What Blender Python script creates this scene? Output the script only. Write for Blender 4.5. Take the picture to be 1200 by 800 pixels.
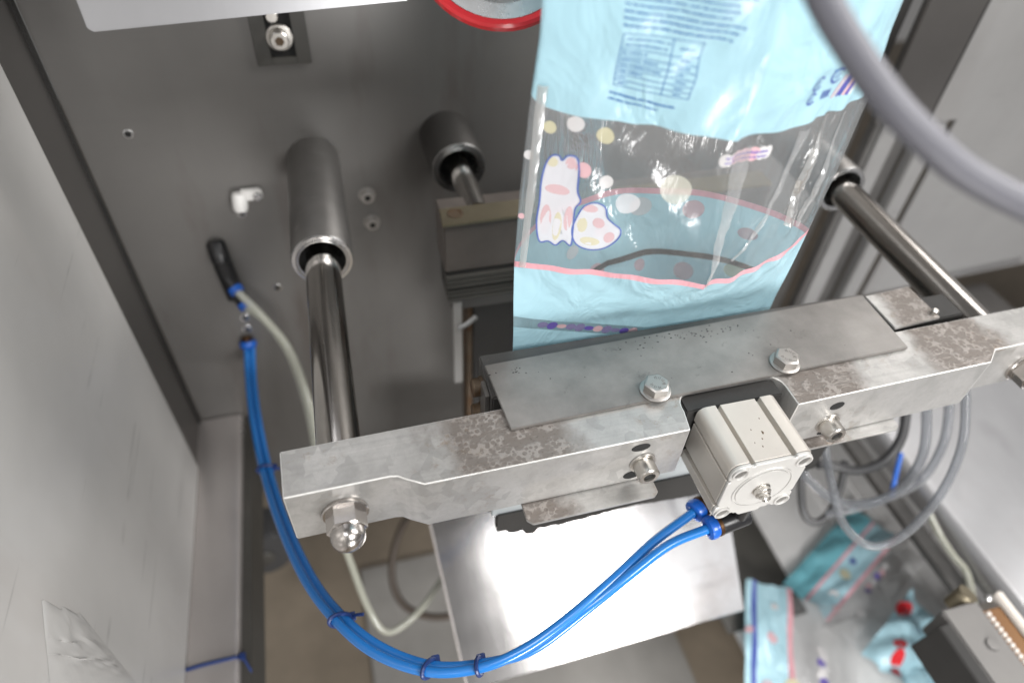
import bpy, bmesh, math, random
from mathutils import Vector, Matrix
S = bpy.context.scene
for o in list(bpy.data.objects): bpy.data.objects.remove(o)
rnd = random.Random(7)
Z0 = 1.35                                  # height of the millimetre frame's origin above the floor
def M(x, y, z): return Vector((x/1000, y/1000, z/1000 + Z0))

# ------------------------------------------------------------------ camera
cam_d = bpy.data.cameras.new('camera'); cam = bpy.data.objects.new('camera', cam_d)
S.collection.objects.link(cam); S.camera = cam
R = [(0.96535385, -0.25725982, 0.04369594), (-0.15286174, -0.69323443, -0.70431479), (0.21148342, 0.67323355, -0.7085417)]
cam.matrix_world = Matrix(((R[0][0], -R[1][0], -R[2][0], 0), (R[0][1], -R[1][1], -R[2][1], 0),
                           (R[0][2], -R[1][2], -R[2][2], Z0), (0, 0, 0, 1)))
cam_d.sensor_width = 36; cam_d.lens = 24.0; cam_d.clip_start = 0.01; cam_d.clip_end = 60
cam_d.dof.use_dof = True; cam_d.dof.focus_distance = 0.50; cam_d.dof.aperture_fstop = 2.8

# ------------------------------------------------------------------ world and lamps
W = bpy.data.worlds.new('World'); S.world = W; W.use_nodes = True
W.node_tree.nodes['Background'].inputs[0].default_value = (0.86, 0.84, 0.82, 1)
W.node_tree.nodes['Background'].inputs[1].default_value = 0.21
def area(name, loc, target, sx, sy, power, col=(1, 1, 1)):
    d = bpy.data.lights.new(name, 'AREA'); d.shape = 'RECTANGLE'; d.size = sx; d.size_y = sy
    d.energy = power; d.color = col
    o = bpy.data.objects.new(name, d); S.collection.objects.link(o); o.location = loc
    o.rotation_euler = (Vector(target) - Vector(loc)).to_track_quat('-Z', 'Y').to_euler()
    return o
area('ceiling_or_fill_lamp', M(740, -1050, 640), M(230, 350, -480), 0.50, 0.66, 24, (1, 0.985, 0.965))
area('ceiling_or_fill_lamp', M(1330, -930, 560), M(300, 350, -600), 0.5, 0.6, 1.6, (0.96, 0.98, 1))  # added dim light, there only to grey the chute's right-hand reflection
area('ceiling_or_fill_lamp', M(-480, -300, 1250), M(300, 350, -600), 1.0, 0.3, 15, (0.98, 0.99, 1))
area('ceiling_or_fill_lamp', M(1500, 150, 900), M(-246, 350, -450), 0.4, 1.0, 33, (1, 0.98, 0.96))
area('tray_fill', M(200, -520, -560), M(820, 300, -1110), 0.3, 0.2, 11, (1, 0.99, 0.98))  # added fill with no source in the place, brightens the tray
S.view_settings.view_transform = 'Standard'; S.view_settings.look = 'None'
S.view_settings.exposure = -0.08; S.view_settings.gamma = 1
S.render.engine = 'CYCLES'
S.cycles.max_bounces = 10; S.cycles.transparent_max_bounces = 24

# ------------------------------------------------------------------ materials
def lin(r, g, b):
    f = lambda c: (c/255/12.92 if c/255 <= 0.04045 else ((c/255 + 0.055)/1.055)**2.4)
    return (f(r), f(g), f(b), 1)
def c4(c): return tuple(c) if len(c) == 4 else (*c, 1)
class NT:
    def __init__(s, name):
        s.m = bpy.data.materials.new(name); s.m.use_nodes = True
        s.t = s.m.node_tree; s.p = s.t.nodes['Principled BSDF']; s.out = s.t.nodes['Material Output']
        s.tc = s.n('ShaderNodeTexCoord').outputs['Object']
    def n(s, ty, **kw):
        x = s.t.nodes.new(ty)
        for k, v in kw.items(): setattr(x, k, v)
        return x
    def l(s, a, b): s.t.links.new(a, b)
    def map(s, scale):
        mp = s.n('ShaderNodeMapping'); s.l(s.tc, mp.inputs[0]); mp.inputs['Scale'].default_value = scale; return mp.outputs[0]
    def noise(s, scale, detail=4, vec=None, rough=0.55, dist=0):
        x = s.n('ShaderNodeTexNoise'); s.l(vec or s.tc, x.inputs['Vector'])
        x.inputs['Scale'].default_value = scale; x.inputs['Detail'].default_value = detail
        x.inputs['Roughness'].default_value = rough; x.inputs['Distortion'].default_value = dist
        return x.outputs[0]
    def ramp(s, f, a, b, ca=(0, 0, 0, 1), cb=(1, 1, 1, 1)):
        r = s.n('ShaderNodeValToRGB'); s.l(f, r.inputs[0])
        r.color_ramp.elements[0].position = a; r.color_ramp.elements[1].position = b
        r.color_ramp.elements[0].color = c4(ca); r.color_ramp.elements[1].color = c4(cb); return r.outputs[0]
    def mix(s, f, a, b, mode='MIX'):
        x = s.n('ShaderNodeMix', data_type='RGBA', blend_type=mode)
        for i, v in ((0, f), (6, a), (7, b)):
            if isinstance(v, (int, float)): x.inputs[i].default_value = v
            elif isinstance(v, tuple): x.inputs[i].default_value = c4(v)
            else: s.l(v, x.inputs[i])
        return x.outputs[2]
    def math(s, op, a, b=0.0):
        x = s.n('ShaderNodeMath', operation=op)
        for i, v in ((0, a), (1, b)):
            if isinstance(v, (int, float)): x.inputs[i].default_value = v
            else: s.l(v, x.inputs[i])
        return x.outputs[0]
    def bump(s, h, strength=0.2, dist=0.001):
        b = s.n('ShaderNodeBump'); s.l(h, b.inputs['Height']); b.inputs['Strength'].default_value = strength
        b.inputs['Distance'].default_value = dist; s.l(b.outputs[0], s.p.inputs['Normal']); return b
    def set(s, **kw):
        for k, v in kw.items():
            k = k.replace('_', ' ')
            i = s.p.inputs[k]
            if hasattr(v, 'is_linked') or hasattr(v, 'links'): s.l(v, i)
            else: i.default_value = v if not isinstance(v, tuple) else c4(v)
        return s
def metal(name, col, rough=0.35, metallic=1.0, var=0.15, grain=(30, 30, 30), spots=None, spot_amt=0.0, bump=0.08, rvar=0.12, vscale=9):
    t = NT(name)
    a = t.noise(vscale, 6, rough=0.65); g = t.noise(1.0, 3, t.map(grain))
    c = t.mix(t.ramp(a, 0.3, 0.72), tuple(x*(1-var) for x in col[:3]), tuple(min(1, x*(1+var)) for x in col[:3]))
    c = t.mix(t.math('MULTIPLY', g, 0.25), c, tuple(x*0.72 for x in col[:3]))
    if spots:
        f = t.ramp(t.noise(55, 8, rough=0.7, dist=0.6), 1-spot_amt-0.14, 1-spot_amt+0.04)
        c = t.mix(f, c, spots)
    t.set(Base_Color=c, Metallic=metallic)
    r = t.math('ADD', t.math('MULTIPLY', a, rvar*2), rough - rvar)
    t.l(r, t.p.inputs['Roughness'])
    if bump: t.bump(t.math('ADD', g, t.math('MULTIPLY', a, 0.6)), bump, 0.0008)
    return t.m
def plain(name, col, rough=0.5, metallic=0.0, coat=0.0, bump=0.0, bscale=300, var=0.0):
    t = NT(name)
    if var:
        c = t.mix(t.ramp(t.noise(14, 5), 0.3, 0.7), tuple(x*(1-var) for x in col[:3]), tuple(min(1, x*(1+var)) for x in col[:3])); t.set(Base_Color=c)
    else: t.set(Base_Color=c4(col))
    t.set(Roughness=rough, Metallic=metallic)
    t.p.inputs['Coat Weight'].default_value = coat; t.p.inputs['Coat Roughness'].default_value = 0.1
    if bump: t.bump(t.noise(bscale, 3), bump, 0.0006)
    return t.m
def bar_metal(name='stained_cast_bar', bands=((-0.165, 0.075), (0.085, 0.055), (0.225, 0.06)), rust_amt=0.55):
    t = NT(name)
    big = t.noise(16, 5, rough=0.62)
    geo = t.n('ShaderNodeNewGeometry'); sx = t.n('ShaderNodeSeparateXYZ'); t.l(geo.outputs['Normal'], sx.inputs[0])
    up = t.ramp(sx.outputs[2], 0.5, 0.8)                                  # residue settles only on the flat top
    so = t.n('ShaderNodeSeparateXYZ'); t.l(t.tc, so.inputs[0])
    base = t.mix(t.ramp(t.noise(30, 7, rough=0.7), 0.3, 0.7), (0.35, 0.342, 0.33), (0.50, 0.49, 0.475))
    fl = t.n('ShaderNodeTexVoronoi'); t.l(t.tc, fl.inputs['Vector']); fl.inputs['Scale'].default_value = 120
    fsep = t.n('ShaderNodeSeparateColor'); t.l(fl.outputs['Color'], fsep.inputs[0])
    flake = t.math('MULTIPLY', t.ramp(t.noise(26, 3), 0.46, 0.56), t.ramp(fsep.outputs[0], 0.45, 0.6))
    base = t.mix(t.math('MULTIPLY', flake, 0.38), base, (0.235, 0.235, 0.225))
    base = t.mix(t.math('MULTIPLY', t.ramp(t.noise(300, 3, rough=0.8), 0.5, 0.75), 0.3), base, (0.27, 0.26, 0.25))
    m = None                                                              # where water dried: a few stretches of the bar
    for c, w in bands:
        d = t.math('SUBTRACT', 1.0, t.math('DIVIDE', t.math('ABSOLUTE', t.math('SUBTRACT', so.outputs[0], c)), w))
        d = t.math('MAXIMUM', d, 0.0); m = d if m is None else t.math('MAXIMUM', m, d)
    area_f = t.math('MULTIPLY', up, t.ramp(t.math('ADD', t.math('MULTIPLY', m, 0.75), t.math('MULTIPLY', big, 1.0)), 0.72, 0.92))
    base = t.mix(t.math('MULTIPLY', area_f, 0.9), base, (0.16, 0.134, 0.116))
    vo = t.n('ShaderNodeTexVoronoi'); t.l(t.tc, vo.inputs['Vector']); vo.inputs['Scale'].default_value = 260
    df = t.math('MULTIPLY', area_f, t.math('MULTIPLY', t.ramp(vo.outputs['Distance'], 0.46, 0.2), t.ramp(t.noise(95, 3), 0.46, 0.56)))
    df2 = t.math('MULTIPLY', area_f, t.ramp(t.noise(1.0, 3, t.map((85, 230, 85)), dist=0.7), 0.55, 0.68))
    dd = t.math('MAXIMUM', df, t.math('MULTIPLY', df2, 0.6))
    base = t.mix(t.math('MULTIPLY', dd, 0.5), base, (0.42, 0.39, 0.365))
    base = t.mix(t.math('MULTIPLY', t.math('MULTIPLY', area_f, t.ramp(t.noise(420, 2), 0.62, 0.7)), 0.6), base, (0.10, 0.085, 0.075))
    rz = t.math('MAXIMUM', 0.0, t.math('SUBTRACT', 1.0, t.math('DIVIDE', t.math('ABSOLUTE', t.math('SUBTRACT', so.outputs[0], -0.052)), 0.06)))
    rust = t.math('MULTIPLY', t.ramp(t.noise(95, 8, rough=0.78), 0.53, 0.66), t.ramp(t.math('ADD', t.noise(13, 3), t.math('MULTIPLY', rz, 0.25)), 0.56, 0.68))
    base = t.mix(t.math('MULTIPLY', rust, rust_amt), base, (0.20, 0.125, 0.06))
    mp = t.map((3, 420, 3)); brush = t.noise(1.0, 3, mp)
    base = t.mix(t.math('MULTIPLY', t.ramp(brush, 0.4, 0.7), 0.22), base, (0.24, 0.235, 0.23))
    t.set(Base_Color=base, Metallic=0.5)
    rr = t.math('ADD', t.math('MULTIPLY', area_f, 0.16), t.math('ADD', 0.26, t.math('MULTIPLY', big, 0.16)))
    t.l(rr, t.p.inputs['Roughness'])
    h = t.math('ADD', t.math('MULTIPLY', dd, 0.9), t.math('MULTIPLY', t.noise(240, 4), 0.4))
    t.bump(h, 0.4, 0.0007)
    return t.m
def wall_steel(name, col, rough, metallic=0.75, scr=0.25, stain=0.12):
    t = NT(name)
    a = t.noise(3.0, 5, rough=0.6); b = t.noise(1.0, 4, t.map((90, 6, 5)))
    c = t.mix(t.ramp(a, 0.3, 0.7), tuple(x*0.86 for x in col[:3]), tuple(x*1.1 for x in col[:3]))
    c = t.mix(t.math('MULTIPLY', b, 0.22), c, tuple(x*0.75 for x in col[:3]))
    run = t.math('MULTIPLY', t.ramp(t.noise(1.0, 5, t.map((9, 9, 2.2)), rough=0.65), 0.52, 0.7), stain)
    c = t.mix(run, c, tuple(x*k for x, k in zip(col[:3], (0.55, 0.45, 0.40))))
    s1 = t.n('ShaderNodeTexNoise'); mp = t.n('ShaderNodeMapping'); t.l(t.tc, mp.inputs[0])
    mp.inputs['Rotation'].default_value = (0.4, 0.5, 0.3); mp.inputs['Scale'].default_value = (4, 3, 160)
    t.l(mp.outputs[0], s1.inputs['Vector']); s1.inputs['Scale'].default_value = 1.0; s1.inputs['Detail'].default_value = 2
    sc = t.math('MULTIPLY', t.ramp(s1.outputs[0], 0.64, 0.67), t.ramp(t.noise(11, 3), 0.5, 0.6))
    c = t.mix(t.math('MULTIPLY', sc, scr), c, (0.10, 0.10, 0.10))
    t.set(Base_Color=c, Metallic=metallic)
    t.l(t.math('ADD', t.math('MULTIPLY', a, 0.16), rough - 0.08), t.p.inputs['Roughness'])
    t.bump(t.math('ADD', b, t.math('MULTIPLY', a, 0.5)), 0.06, 0.0008)
    return t.m
def film_print(name, col, rough=0.33, thin=0.2):
    t = NT(name)
    cr = t.noise(1.0, 3, t.map((26, 26, 14)), dist=1.2)
    t.set(Base_Color=c4(col), Roughness=rough, IOR=1.45)
    t.p.inputs['Coat Weight'].default_value = 0.25; t.p.inputs['Coat Roughness'].default_value = 0.16
    t.bump(t.math('ADD', cr, t.math('MULTIPLY', t.noise(120, 2), 0.04)), 0.45, 0.011)
    tl = t.n('ShaderNodeBsdfTranslucent'); tl.inputs[0].default_value = c4(col)
    mx = t.n('ShaderNodeMixShader'); mx.inputs[0].default_value = thin
    t.l(t.p.outputs[0], mx.inputs[1]); t.l(tl.outputs[0], mx.inputs[2]); t.l(mx.outputs[0], t.out.inputs[0])
    return t.m
def film_clear(name, haze=0.11, tint=(0.99, 0.99, 0.99), refl=0.04):
    t = NT(name)
    cr = t.noise(1.0, 4, t.map((34, 34, 9)), dist=1.8); fine = t.noise(1.0, 2, t.map((150, 150, 30)), dist=1.0)
    t.set(Base_Color=(0.8, 0.8, 0.8), Roughness=0.19, Metallic=1.0)
    t.bump(t.math('ADD', cr, t.math('MULTIPLY', fine, 0.16)), 0.6, 0.005)
    tr = t.n('ShaderNodeBsdfTransparent'); tr.inputs[0].default_value = c4(tint)
    df = t.n('ShaderNodeBsdfDiffuse'); df.inputs[0].default_value = (0.75, 0.76, 0.77, 1)
    m1 = t.n('ShaderNodeMixShader'); m1.inputs[0].default_value = haze
    t.l(tr.outputs[0], m1.inputs[1]); t.l(df.outputs[0], m1.inputs[2])
    lw = t.n('ShaderNodeLayerWeight'); lw.inputs[0].default_value = 0.36
    mx = t.n('ShaderNodeMixShader'); t.l(t.math('ADD', t.math('MULTIPLY', lw.outputs[0], 0.5), refl), mx.inputs[0])
    t.l(m1.outputs[0], mx.inputs[1]); t.l(t.p.outputs[0], mx.inputs[2]); t.l(mx.outputs[0], t.out.inputs[0])
    return t.m
def hose_clear(name, col, alpha=0.35, rough=0.12):
    t = NT(name); t.set(Base_Color=c4(col), Roughness=rough)
    t.p.inputs['Coat Weight'].default_value = 0.5
    tr = t.n('ShaderNodeBsdfTransparent'); tr.inputs[0].default_value = (0.85, 0.87, 0.9, 1)
    lw = t.n('ShaderNodeLayerWeight'); lw.inputs[0].default_value = 0.4
    f = t.math('ADD', t.math('MULTIPLY', lw.outputs[1], 0.55), 1-alpha-0.2)
    mx = t.n('ShaderNodeMixShader'); t.l(f, mx.inputs[0])
    t.l(tr.outputs[0], mx.inputs[1]); t.l(t.p.outputs[0], mx.inputs[2]); t.l(mx.outputs[0], t.out.inputs[0])
    return t.m

m_bar = bar_metal()
m_plate = metal('brushed_clamp_plate', (0.235, 0.222, 0.21), 0.40, 0.45, 0.36, (25, 160, 25), (0.05, 0.045, 0.04), 0.245, 0.10, vscale=12)
m_steel = metal('bright_steel', (0.60, 0.575, 0.54), 0.30, 1.0, 0.1, (40, 40, 40), bump=0.03, vscale=30)
m_chrome = metal('polished_nut', (0.52, 0.49, 0.465), 0.22, 1.0, 0.08, bump=0.02, rvar=0.05)
m_boltst = metal('dull_bolt', (0.42, 0.40, 0.38), 0.42, 0.9, 0.15)
m_jawb = metal('grimy_block_steel', (0.13, 0.112, 0.10), 0.46, 0.3, 0.3, (20, 20, 60), (0.10, 0.06, 0.04), 0.24, 0.12)
m_rod = metal('polished_rod', (0.60, 0.57, 0.54), 0.16, 1.0, 0.14, (150, 6, 150), bump=0.05, rvar=0.08, vscale=18)
m_house = metal('grey_housing', (0.25, 0.24, 0.23), 0.38, 0.8, 0.2, (30, 30, 30), (0.55, 0.54, 0.52), 0.235, 0.10)
m_ring = metal('ring_steel', (0.72, 0.72, 0.72), 0.25, 1.0, 0.06, bump=0.02)
m_jaw = metal('dark_jaw_steel', (0.15, 0.145, 0.14), 0.55, 0.8, 0.25, (20, 140, 60), (0.36, 0.30, 0.26), 0.22, 0.12)
m_jawface = metal('pale_jaw_face', (0.50, 0.54, 0.56), 0.40, 0.5, 0.1)
m_black = plain('black_rubber', (0.018, 0.017, 0.016), 0.55, bump=0.2, var=0.3)
m_hole = plain('dark_bore', (0.006, 0.006, 0.006), 0.8)
m_alu = metal('anodised_aluminium', (0.58, 0.545, 0.50), 0.42, 0.55, 0.05, (60, 60, 60), (0.20, 0.17, 0.12), 0.195, 0.06, vscale=16)
m_alud = metal('cast_end_face', (0.55, 0.54, 0.52), 0.50, 0.45, 0.06, (90, 90, 90), bump=0.12)
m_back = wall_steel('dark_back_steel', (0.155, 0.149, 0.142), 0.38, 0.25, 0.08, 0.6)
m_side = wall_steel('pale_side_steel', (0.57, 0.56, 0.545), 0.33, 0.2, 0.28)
m_col = wall_steel('column_steel', (0.20, 0.19, 0.182), 0.38, 0.8, 0.15)
m_ledge = wall_steel('ledge_steel', (0.62, 0.58, 0.56), 0.26, 0.7, 0.2)
m_chute = wall_steel('chute_steel', (0.46, 0.45, 0.45), 0.15, 1.0, 0.15, 0.3)
m_rpanel = wall_steel('grey_door_steel', (0.38, 0.375, 0.37), 0.36, 0.5, 0.2)
m_deck = wall_steel('deck_steel', (0.38, 0.38, 0.39), 0.30, 0.5, 0.2)
m_sheet = wall_steel('hood_steel', (0.42, 0.42, 0.435), 0.35, 0.5, 0.2)
m_floor = plain('taupe_floor_coat', (0.20, 0.165, 0.125), 0.45, bump=0.1, bscale=60, var=0.12)
m_basep = plain('grey_base_steel', (0.25, 0.24, 0.225), 0.45, var=0.1)
m_heat = metal('worn_cover_steel', (0.14, 0.135, 0.13), 0.5, 0.5, 0.25)
m_tray = plain('grey_tray_plastic', (0.72, 0.71, 0.70), 0.5, bump=0.1, bscale=40, var=0.1)
m_traydk = plain('dark_steel_and_shadow', (0.055, 0.052, 0.046), 0.5, bump=0.1, bscale=40, var=0.15)
m_brass = metal('yellowed_steel', (0.30, 0.26, 0.185), 0.38, 0.8, 0.25, (30, 30, 30), (0.12, 0.07, 0.03), 0.25)
m_copper = metal('copper_strip', (0.11, 0.06, 0.03), 0.4, 0.9, 0.2)
m_rust = metal('rusty_steel', (0.13, 0.095, 0.065), 0.6, 0.5, 0.3, (30, 30, 30), (0.10, 0.05, 0.02), 0.4)
m_blue = plain('blue_hose', (0.016, 0.165, 0.50), 0.22, 0, 0.35)
m_bluefit = plain('blue_collar', (0.008, 0.10, 0.46), 0.3, 0, 0.3)
m_tie = plain('navy_tie', (0.010, 0.03, 0.13), 0.4)
m_bplast = plain('black_plastic', (0.012, 0.012, 0.013), 0.3)
m_hosegray = plain('grey_hose', (0.12, 0.12, 0.14), 0.45, bump=0.05)
m_hosecl = hose_clear('smoky_clear_hose', (0.20, 0.205, 0.215), 0.42)
m_hosedk = plain('dark_hose', (0.05, 0.05, 0.052), 0.4)
m_pale = hose_clear('pale_tube', (0.50, 0.50, 0.42), 0.25)
m_brown = plain('brown_tube', (0.09, 0.07, 0.055), 0.5)
m_white = plain('white_plastic', (0.72, 0.71, 0.69), 0.45)
m_red = plain('red_enamel', (0.62, 0.022, 0.03), 0.3, 0, 0.3)
BL = (0.46, 0.71, 0.80)
m_film = film_print('sky_blue_film', BL); m_inner = film_print('pale_inner_film', (0.54, 0.82, 0.90), 0.3, 0.3); m_pink = film_print('pink_film', (0.82, 0.42, 0.47))
m_clear = film_clear('clear_film')
m_ink = plain('blue_ink', (0.05, 0.16, 0.44), 0.35); m_ink2 = plain('violet_ink', (0.14, 0.10, 0.40), 0.35)
def dot_ink(name, col, alpha):
    t = NT(name); t.set(Base_Color=c4(col), Roughness=0.3, Alpha=alpha); return t.m
m_dw = dot_ink('white_ink', (0.72, 0.70, 0.70), 0.82); m_dy = dot_ink('yellow_ink', (0.66, 0.62, 0.42), 0.78); m_dp = dot_ink('pink_ink', (0.76, 0.47, 0.50), 0.8)
m_dc = dot_ink('cream_ink', (0.70, 0.69, 0.60), 0.55); m_dc2 = dot_ink('pale_ink', (0.74, 0.72, 0.74), 0.6)
m_edge = metal('worn_edge_highlight', (0.80, 0.79, 0.77), 0.34, 0.6, 0.06)  # edge wear plus the bevel highlight, painted in as a brighter colour
m_dpk = plain('purple_print', (0.22, 0.20, 0.36), 0.35); m_navy = plain('navy_ink', (0.07, 0.10, 0.36), 0.35)
m_fold = film_print('teal_film', (0.20, 0.52, 0.60))
m_bead = plain('pale_bead', (0.60, 0.55, 0.50), 0.4)

# ------------------------------------------------------------------ building helpers (millimetres)
class MB:
    def __init__(s): s.v = []; s.f = []
    def add(s, vs, fs):
        b = len(s.v); s.v += [tuple(v) for v in vs]; s.f += [tuple(i+b for i in f) for f in fs]; return s
    def box(s, x0, x1, y0, y1, z0, z1):
        return s.add([(x, y, z) for z in (z0, z1) for y in (y0, y1) for x in (x0, x1)],
                     [(0, 2, 3, 1), (4, 5, 7, 6), (0, 1, 5, 4), (2, 6, 7, 3), (0, 4, 6, 2), (1, 3, 7, 5)])
    def prism(s, poly, a, b, axis='z'):
        P = {'z': lambda u, v, w: (u, v, w), 'y': lambda u, v, w: (u, w, v), 'x': lambda u, v, w: (w, u, v)}[axis]
        n = len(poly)
        return s.add([P(u, v, a) for u, v in poly] + [P(u, v, b) for u, v in poly],
                     [tuple(range(n))[::-1], tuple(range(n, 2*n))] + [(i, (i+1) % n, n+(i+1) % n, n+i) for i in range(n)])
    def lathe(s, prof, org, ax, n=32, caps=True):
        ax = Vector(ax).normalized(); u = ax.orthogonal().normalized(); w = ax.cross(u); org = Vector(org)
        vs = []
        for r, h in prof:
            for k in range(n):
                a = 2*math.pi*k/n; vs.append(org + ax*h + (u*math.cos(a) + w*math.sin(a))*r)
        m = len(prof)
        fs = [(i*n+k, i*n+(k+1) % n, (i+1)*n+(k+1) % n, (i+1)*n+k) for i in range(m-1) for k in range(n)]
        if caps: fs += [tuple(range(n))[::-1], tuple(range((m-1)*n, m*n))]
        return s.add(vs, fs)
    def cyl(s, a, b, r, n=32):
        a, b = Vector(a), Vector(b); return s.lathe([(r, 0), (r, (b-a).length)], a, b-a, n)
    def hex(s, org, ax, r, h, ch=1.0, spin=0.0):
        ax = Vector(ax).normalized(); u = ax.orthogonal().normalized(); w = ax.cross(u); org = Vector(org); vs = []
        for rr, hh in ((r, 0), (r, h-ch), (r-ch*1.6, h)):
            for k in range(6):
                a = spin + math.pi*k/3; vs.append(org + ax*hh + (u*math.cos(a)+w*math.sin(a))*rr)
        fs = [(5, 4, 3, 2, 1, 0), (12, 13, 14, 15, 16, 17)] + [(i*6+k, i*6+(k+1) % 6, (i+1)*6+(k+1) % 6, (i+1)*6+k) for i in range(2) for k in range(6)]
        return s.add(vs, fs)
    def tube(s, pts, r, n=14, closed=False):
        P = [Vector(p) for p in pts]; vs = []; m = len(P); up = None
        for i in range(m):
            d = (P[(i+1) % m] - P[i-1]) if closed else (P[min(i+1, m-1)] - P[max(i-1, 0)])
            d.normalize()
            up = d.orthogonal().normalized() if up is None else (up - d*up.dot(d)).normalized()
            w = d.cross(up); rr = r[i] if isinstance(r, (list, tuple)) else r
            vs += [P[i] + (up*math.cos(2*math.pi*k/n) + w*math.sin(2*math.pi*k/n))*rr for k in range(n)]
        fs = [(i*n+k, i*n+(k+1) % n, ((i+1) % m)*n+(k+1) % n, ((i+1) % m)*n+k) for i in range(m if closed else m-1) for k in range(n)]
        if not closed: fs += [tuple(range(n))[::-1], tuple(range((m-1)*n, m*n))]
        return s.add(vs, fs)
    def grid(s, rows, closed=False):
        n = len(rows[0]); vs = [p for r in rows for p in r]
        return s.add(vs, [(i*n+k, i*n+(k+1) % n, (i+1)*n+(k+1) % n, (i+1)*n+k) for i in range(len(rows)-1) for k in range(n if closed else n-1)])
    def sphere(s, c, r, n=12):
        return s.lathe([(max(0.001, r*math.sin(math.pi*i/(n//2))), -r*math.cos(math.pi*i/(n//2))) for i in range(n//2+1)], c, (0, 0, 1), n)
    def build(s, name, m, parent=None, bevel=0, sharp=35, seg=2, loc=None, edge=None):
        root = parent
        while root is not None and root.parent is not None: root = root.parent
        me = bpy.data.meshes.new(name)
        if root is not None: off = root.location
        elif loc is not None: off = M(*loc)
        else:
            n = len(s.v); off = M(sum(v[0] for v in s.v)/n, sum(v[1] for v in s.v)/n, min(v[2] for v in s.v))
        me.from_pydata([M(*v) - off for v in s.v], [], s.f)
        bm = bmesh.new(); bm.from_mesh(me)
        bmesh.ops.recalc_face_normals(bm, faces=bm.faces)
        if bevel:
            es = [e for e in bm.edges if len(e.link_faces) == 2 and e.calc_face_angle(0) > 0.6]
            rb = bmesh.ops.bevel(bm, geom=es, offset=bevel/1000, segments=seg, affect='EDGES', clamp_overlap=True)
            if edge:
                for f in rb['faces']: f.material_index = 1
        bm.to_mesh(me); bm.free()
        for p in me.polygons: p.use_smooth = True
        me.set_sharp_from_angle(angle=math.radians(sharp))
        me.materials.append(m)
        if edge: me.materials.append(edge)
        o = bpy.data.objects.new(name, me); S.collection.objects.link(o)
        if parent is not None: o.parent = parent
        else: o.location = off
        return o
def tag(o, label=None, cat=None, group=None, kind=None):
    if label: o['label'] = label
    if cat: o['category'] = cat
    if group: o['group'] = group
    if kind: o['kind'] = kind
    return o
def thing(name, loc, label, cat, group=None):
    o = bpy.data.objects.new(name, None); S.collection.objects.link(o); o.location = M(*loc); o.empty_display_size = 0.02
    return tag(o, label, cat, group)
def spline(pts, k=8):
    P = [Vector(p) for p in pts]; P = [P[0]*2-P[1]] + P + [P[-1]*2-P[-2]]; out = []
    for i in range(1, len(P)-2):
        a, b, c, d = P[i-1:i+3]
        for j in range(k):
            t = j/k; out.append(0.5*((2*b) + (c-a)*t + (2*a-5*b+4*c-d)*t*t + (3*b-a-3*c+d)*t**3))
    return out + [P[-2]]

# ================================================================== SETTING
tag(MB().add([(-3000, -3000, -1350), (3500, -3000, -1350), (3500, 3000, -1350), (-3000, 3000, -1350)], [(0, 1, 2, 3)]).build('floor', m_floor), kind='structure')

# back panel with its fasteners
t = thing('back_wall', (240, 717, -1020), 'dark grey stainless back panel carrying the three guide rod housings', 'panel')
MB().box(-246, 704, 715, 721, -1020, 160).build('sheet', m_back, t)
def wall_bolt(x, z, r=8, sock=True):
    b = MB().lathe([(r*1.25, 0), (r*1.25, 1.2), (r*0.96, 1.4), (r, 2.2), (r, 7.2), (r*0.88, 8)], (x, 715, z), (0, -1, 0), 24).build('bolt', m_boltst, t)
    MB().hex((x, 706.9, z), (0, -1, 0), r*0.55, 0.25, 0.02).build('socket', m_hole, b)
for x, z in ((32, -462), (34, -501)): wall_bolt(x, z)
def wall_hole(x, z, r):
    h = MB().lathe([(r*1.5, 0), (r*1.4, 0.7), (r, 0.8)], (x, 715, z), (0, -1, 0), 20).build('hole_rim', m_ring, t)
    MB().lathe([(r, 0), (r*0.98, 0.95)], (x, 715, z), (0, -1, 0), 20).build('hole', m_hole, h)
for x, z, r in ((-198, -361, 3.5), (-144, -628, 4), (-146, -648, 4), (-112, -469, 3.5), (-95, -585, 4)): wall_hole(x, z, r)
# small bracket bolt under the hood
t = thing('slotted_bracket', (-32, 715, -285), 'small dark slotted bracket with a socket bolt below the pale hood', 'bracket')
p = MB(); p.box(-58, -44, 711, 714.8, -300, -240); p.box(-20, -6, 711, 714.8, -300, -240); p.box(-44, -20, 711, 714.8, -300, -292); p.build('plate', m_traydk, t, 0.6)
MB().box(-44, -20, 713.2, 714.7, -292, -240).build('slot', m_hole, t)
b = MB().lathe([(13, 0), (13, 2.2), (12, 3), (9, 3.1), (9, 10.5), (8, 11.5)], (-33, 713, -273), (0, -1, 0), 28).build('bolt', m_steel, t)
MB().hex((-33, 701.4, -273), (0, -1, 0), 4.6, 0.3, 0.02).build('socket', m_rust, b)
MB().lathe([(6, 0), (6, 8), (5, 9)], (-36, 713, -251), (0, -1, 0), 20).build('pin', m_steel, t)
# white cable clip
t = thing('cable_clip', (-95, 712, -455), 'white plastic cable clip screwed to the dark back panel', 'clip')
MB().lathe([(2, 0), (7, 1), (8.4, 4), (8.4, 17), (7, 21), (3, 22)], (-108, 706, -436), (-0.1, -0.25, -1), 24).build('loop', m_white, t)
MB().box(-108, -84, 703, 713, -447, -435).build('tab', m_white, t, 2.0)
MB().lathe([(5, 0), (5, 2), (4, 3)], (-89, 703.2, -441), (0, -1, 0), 18).build('screw', m_ring, t)

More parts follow.
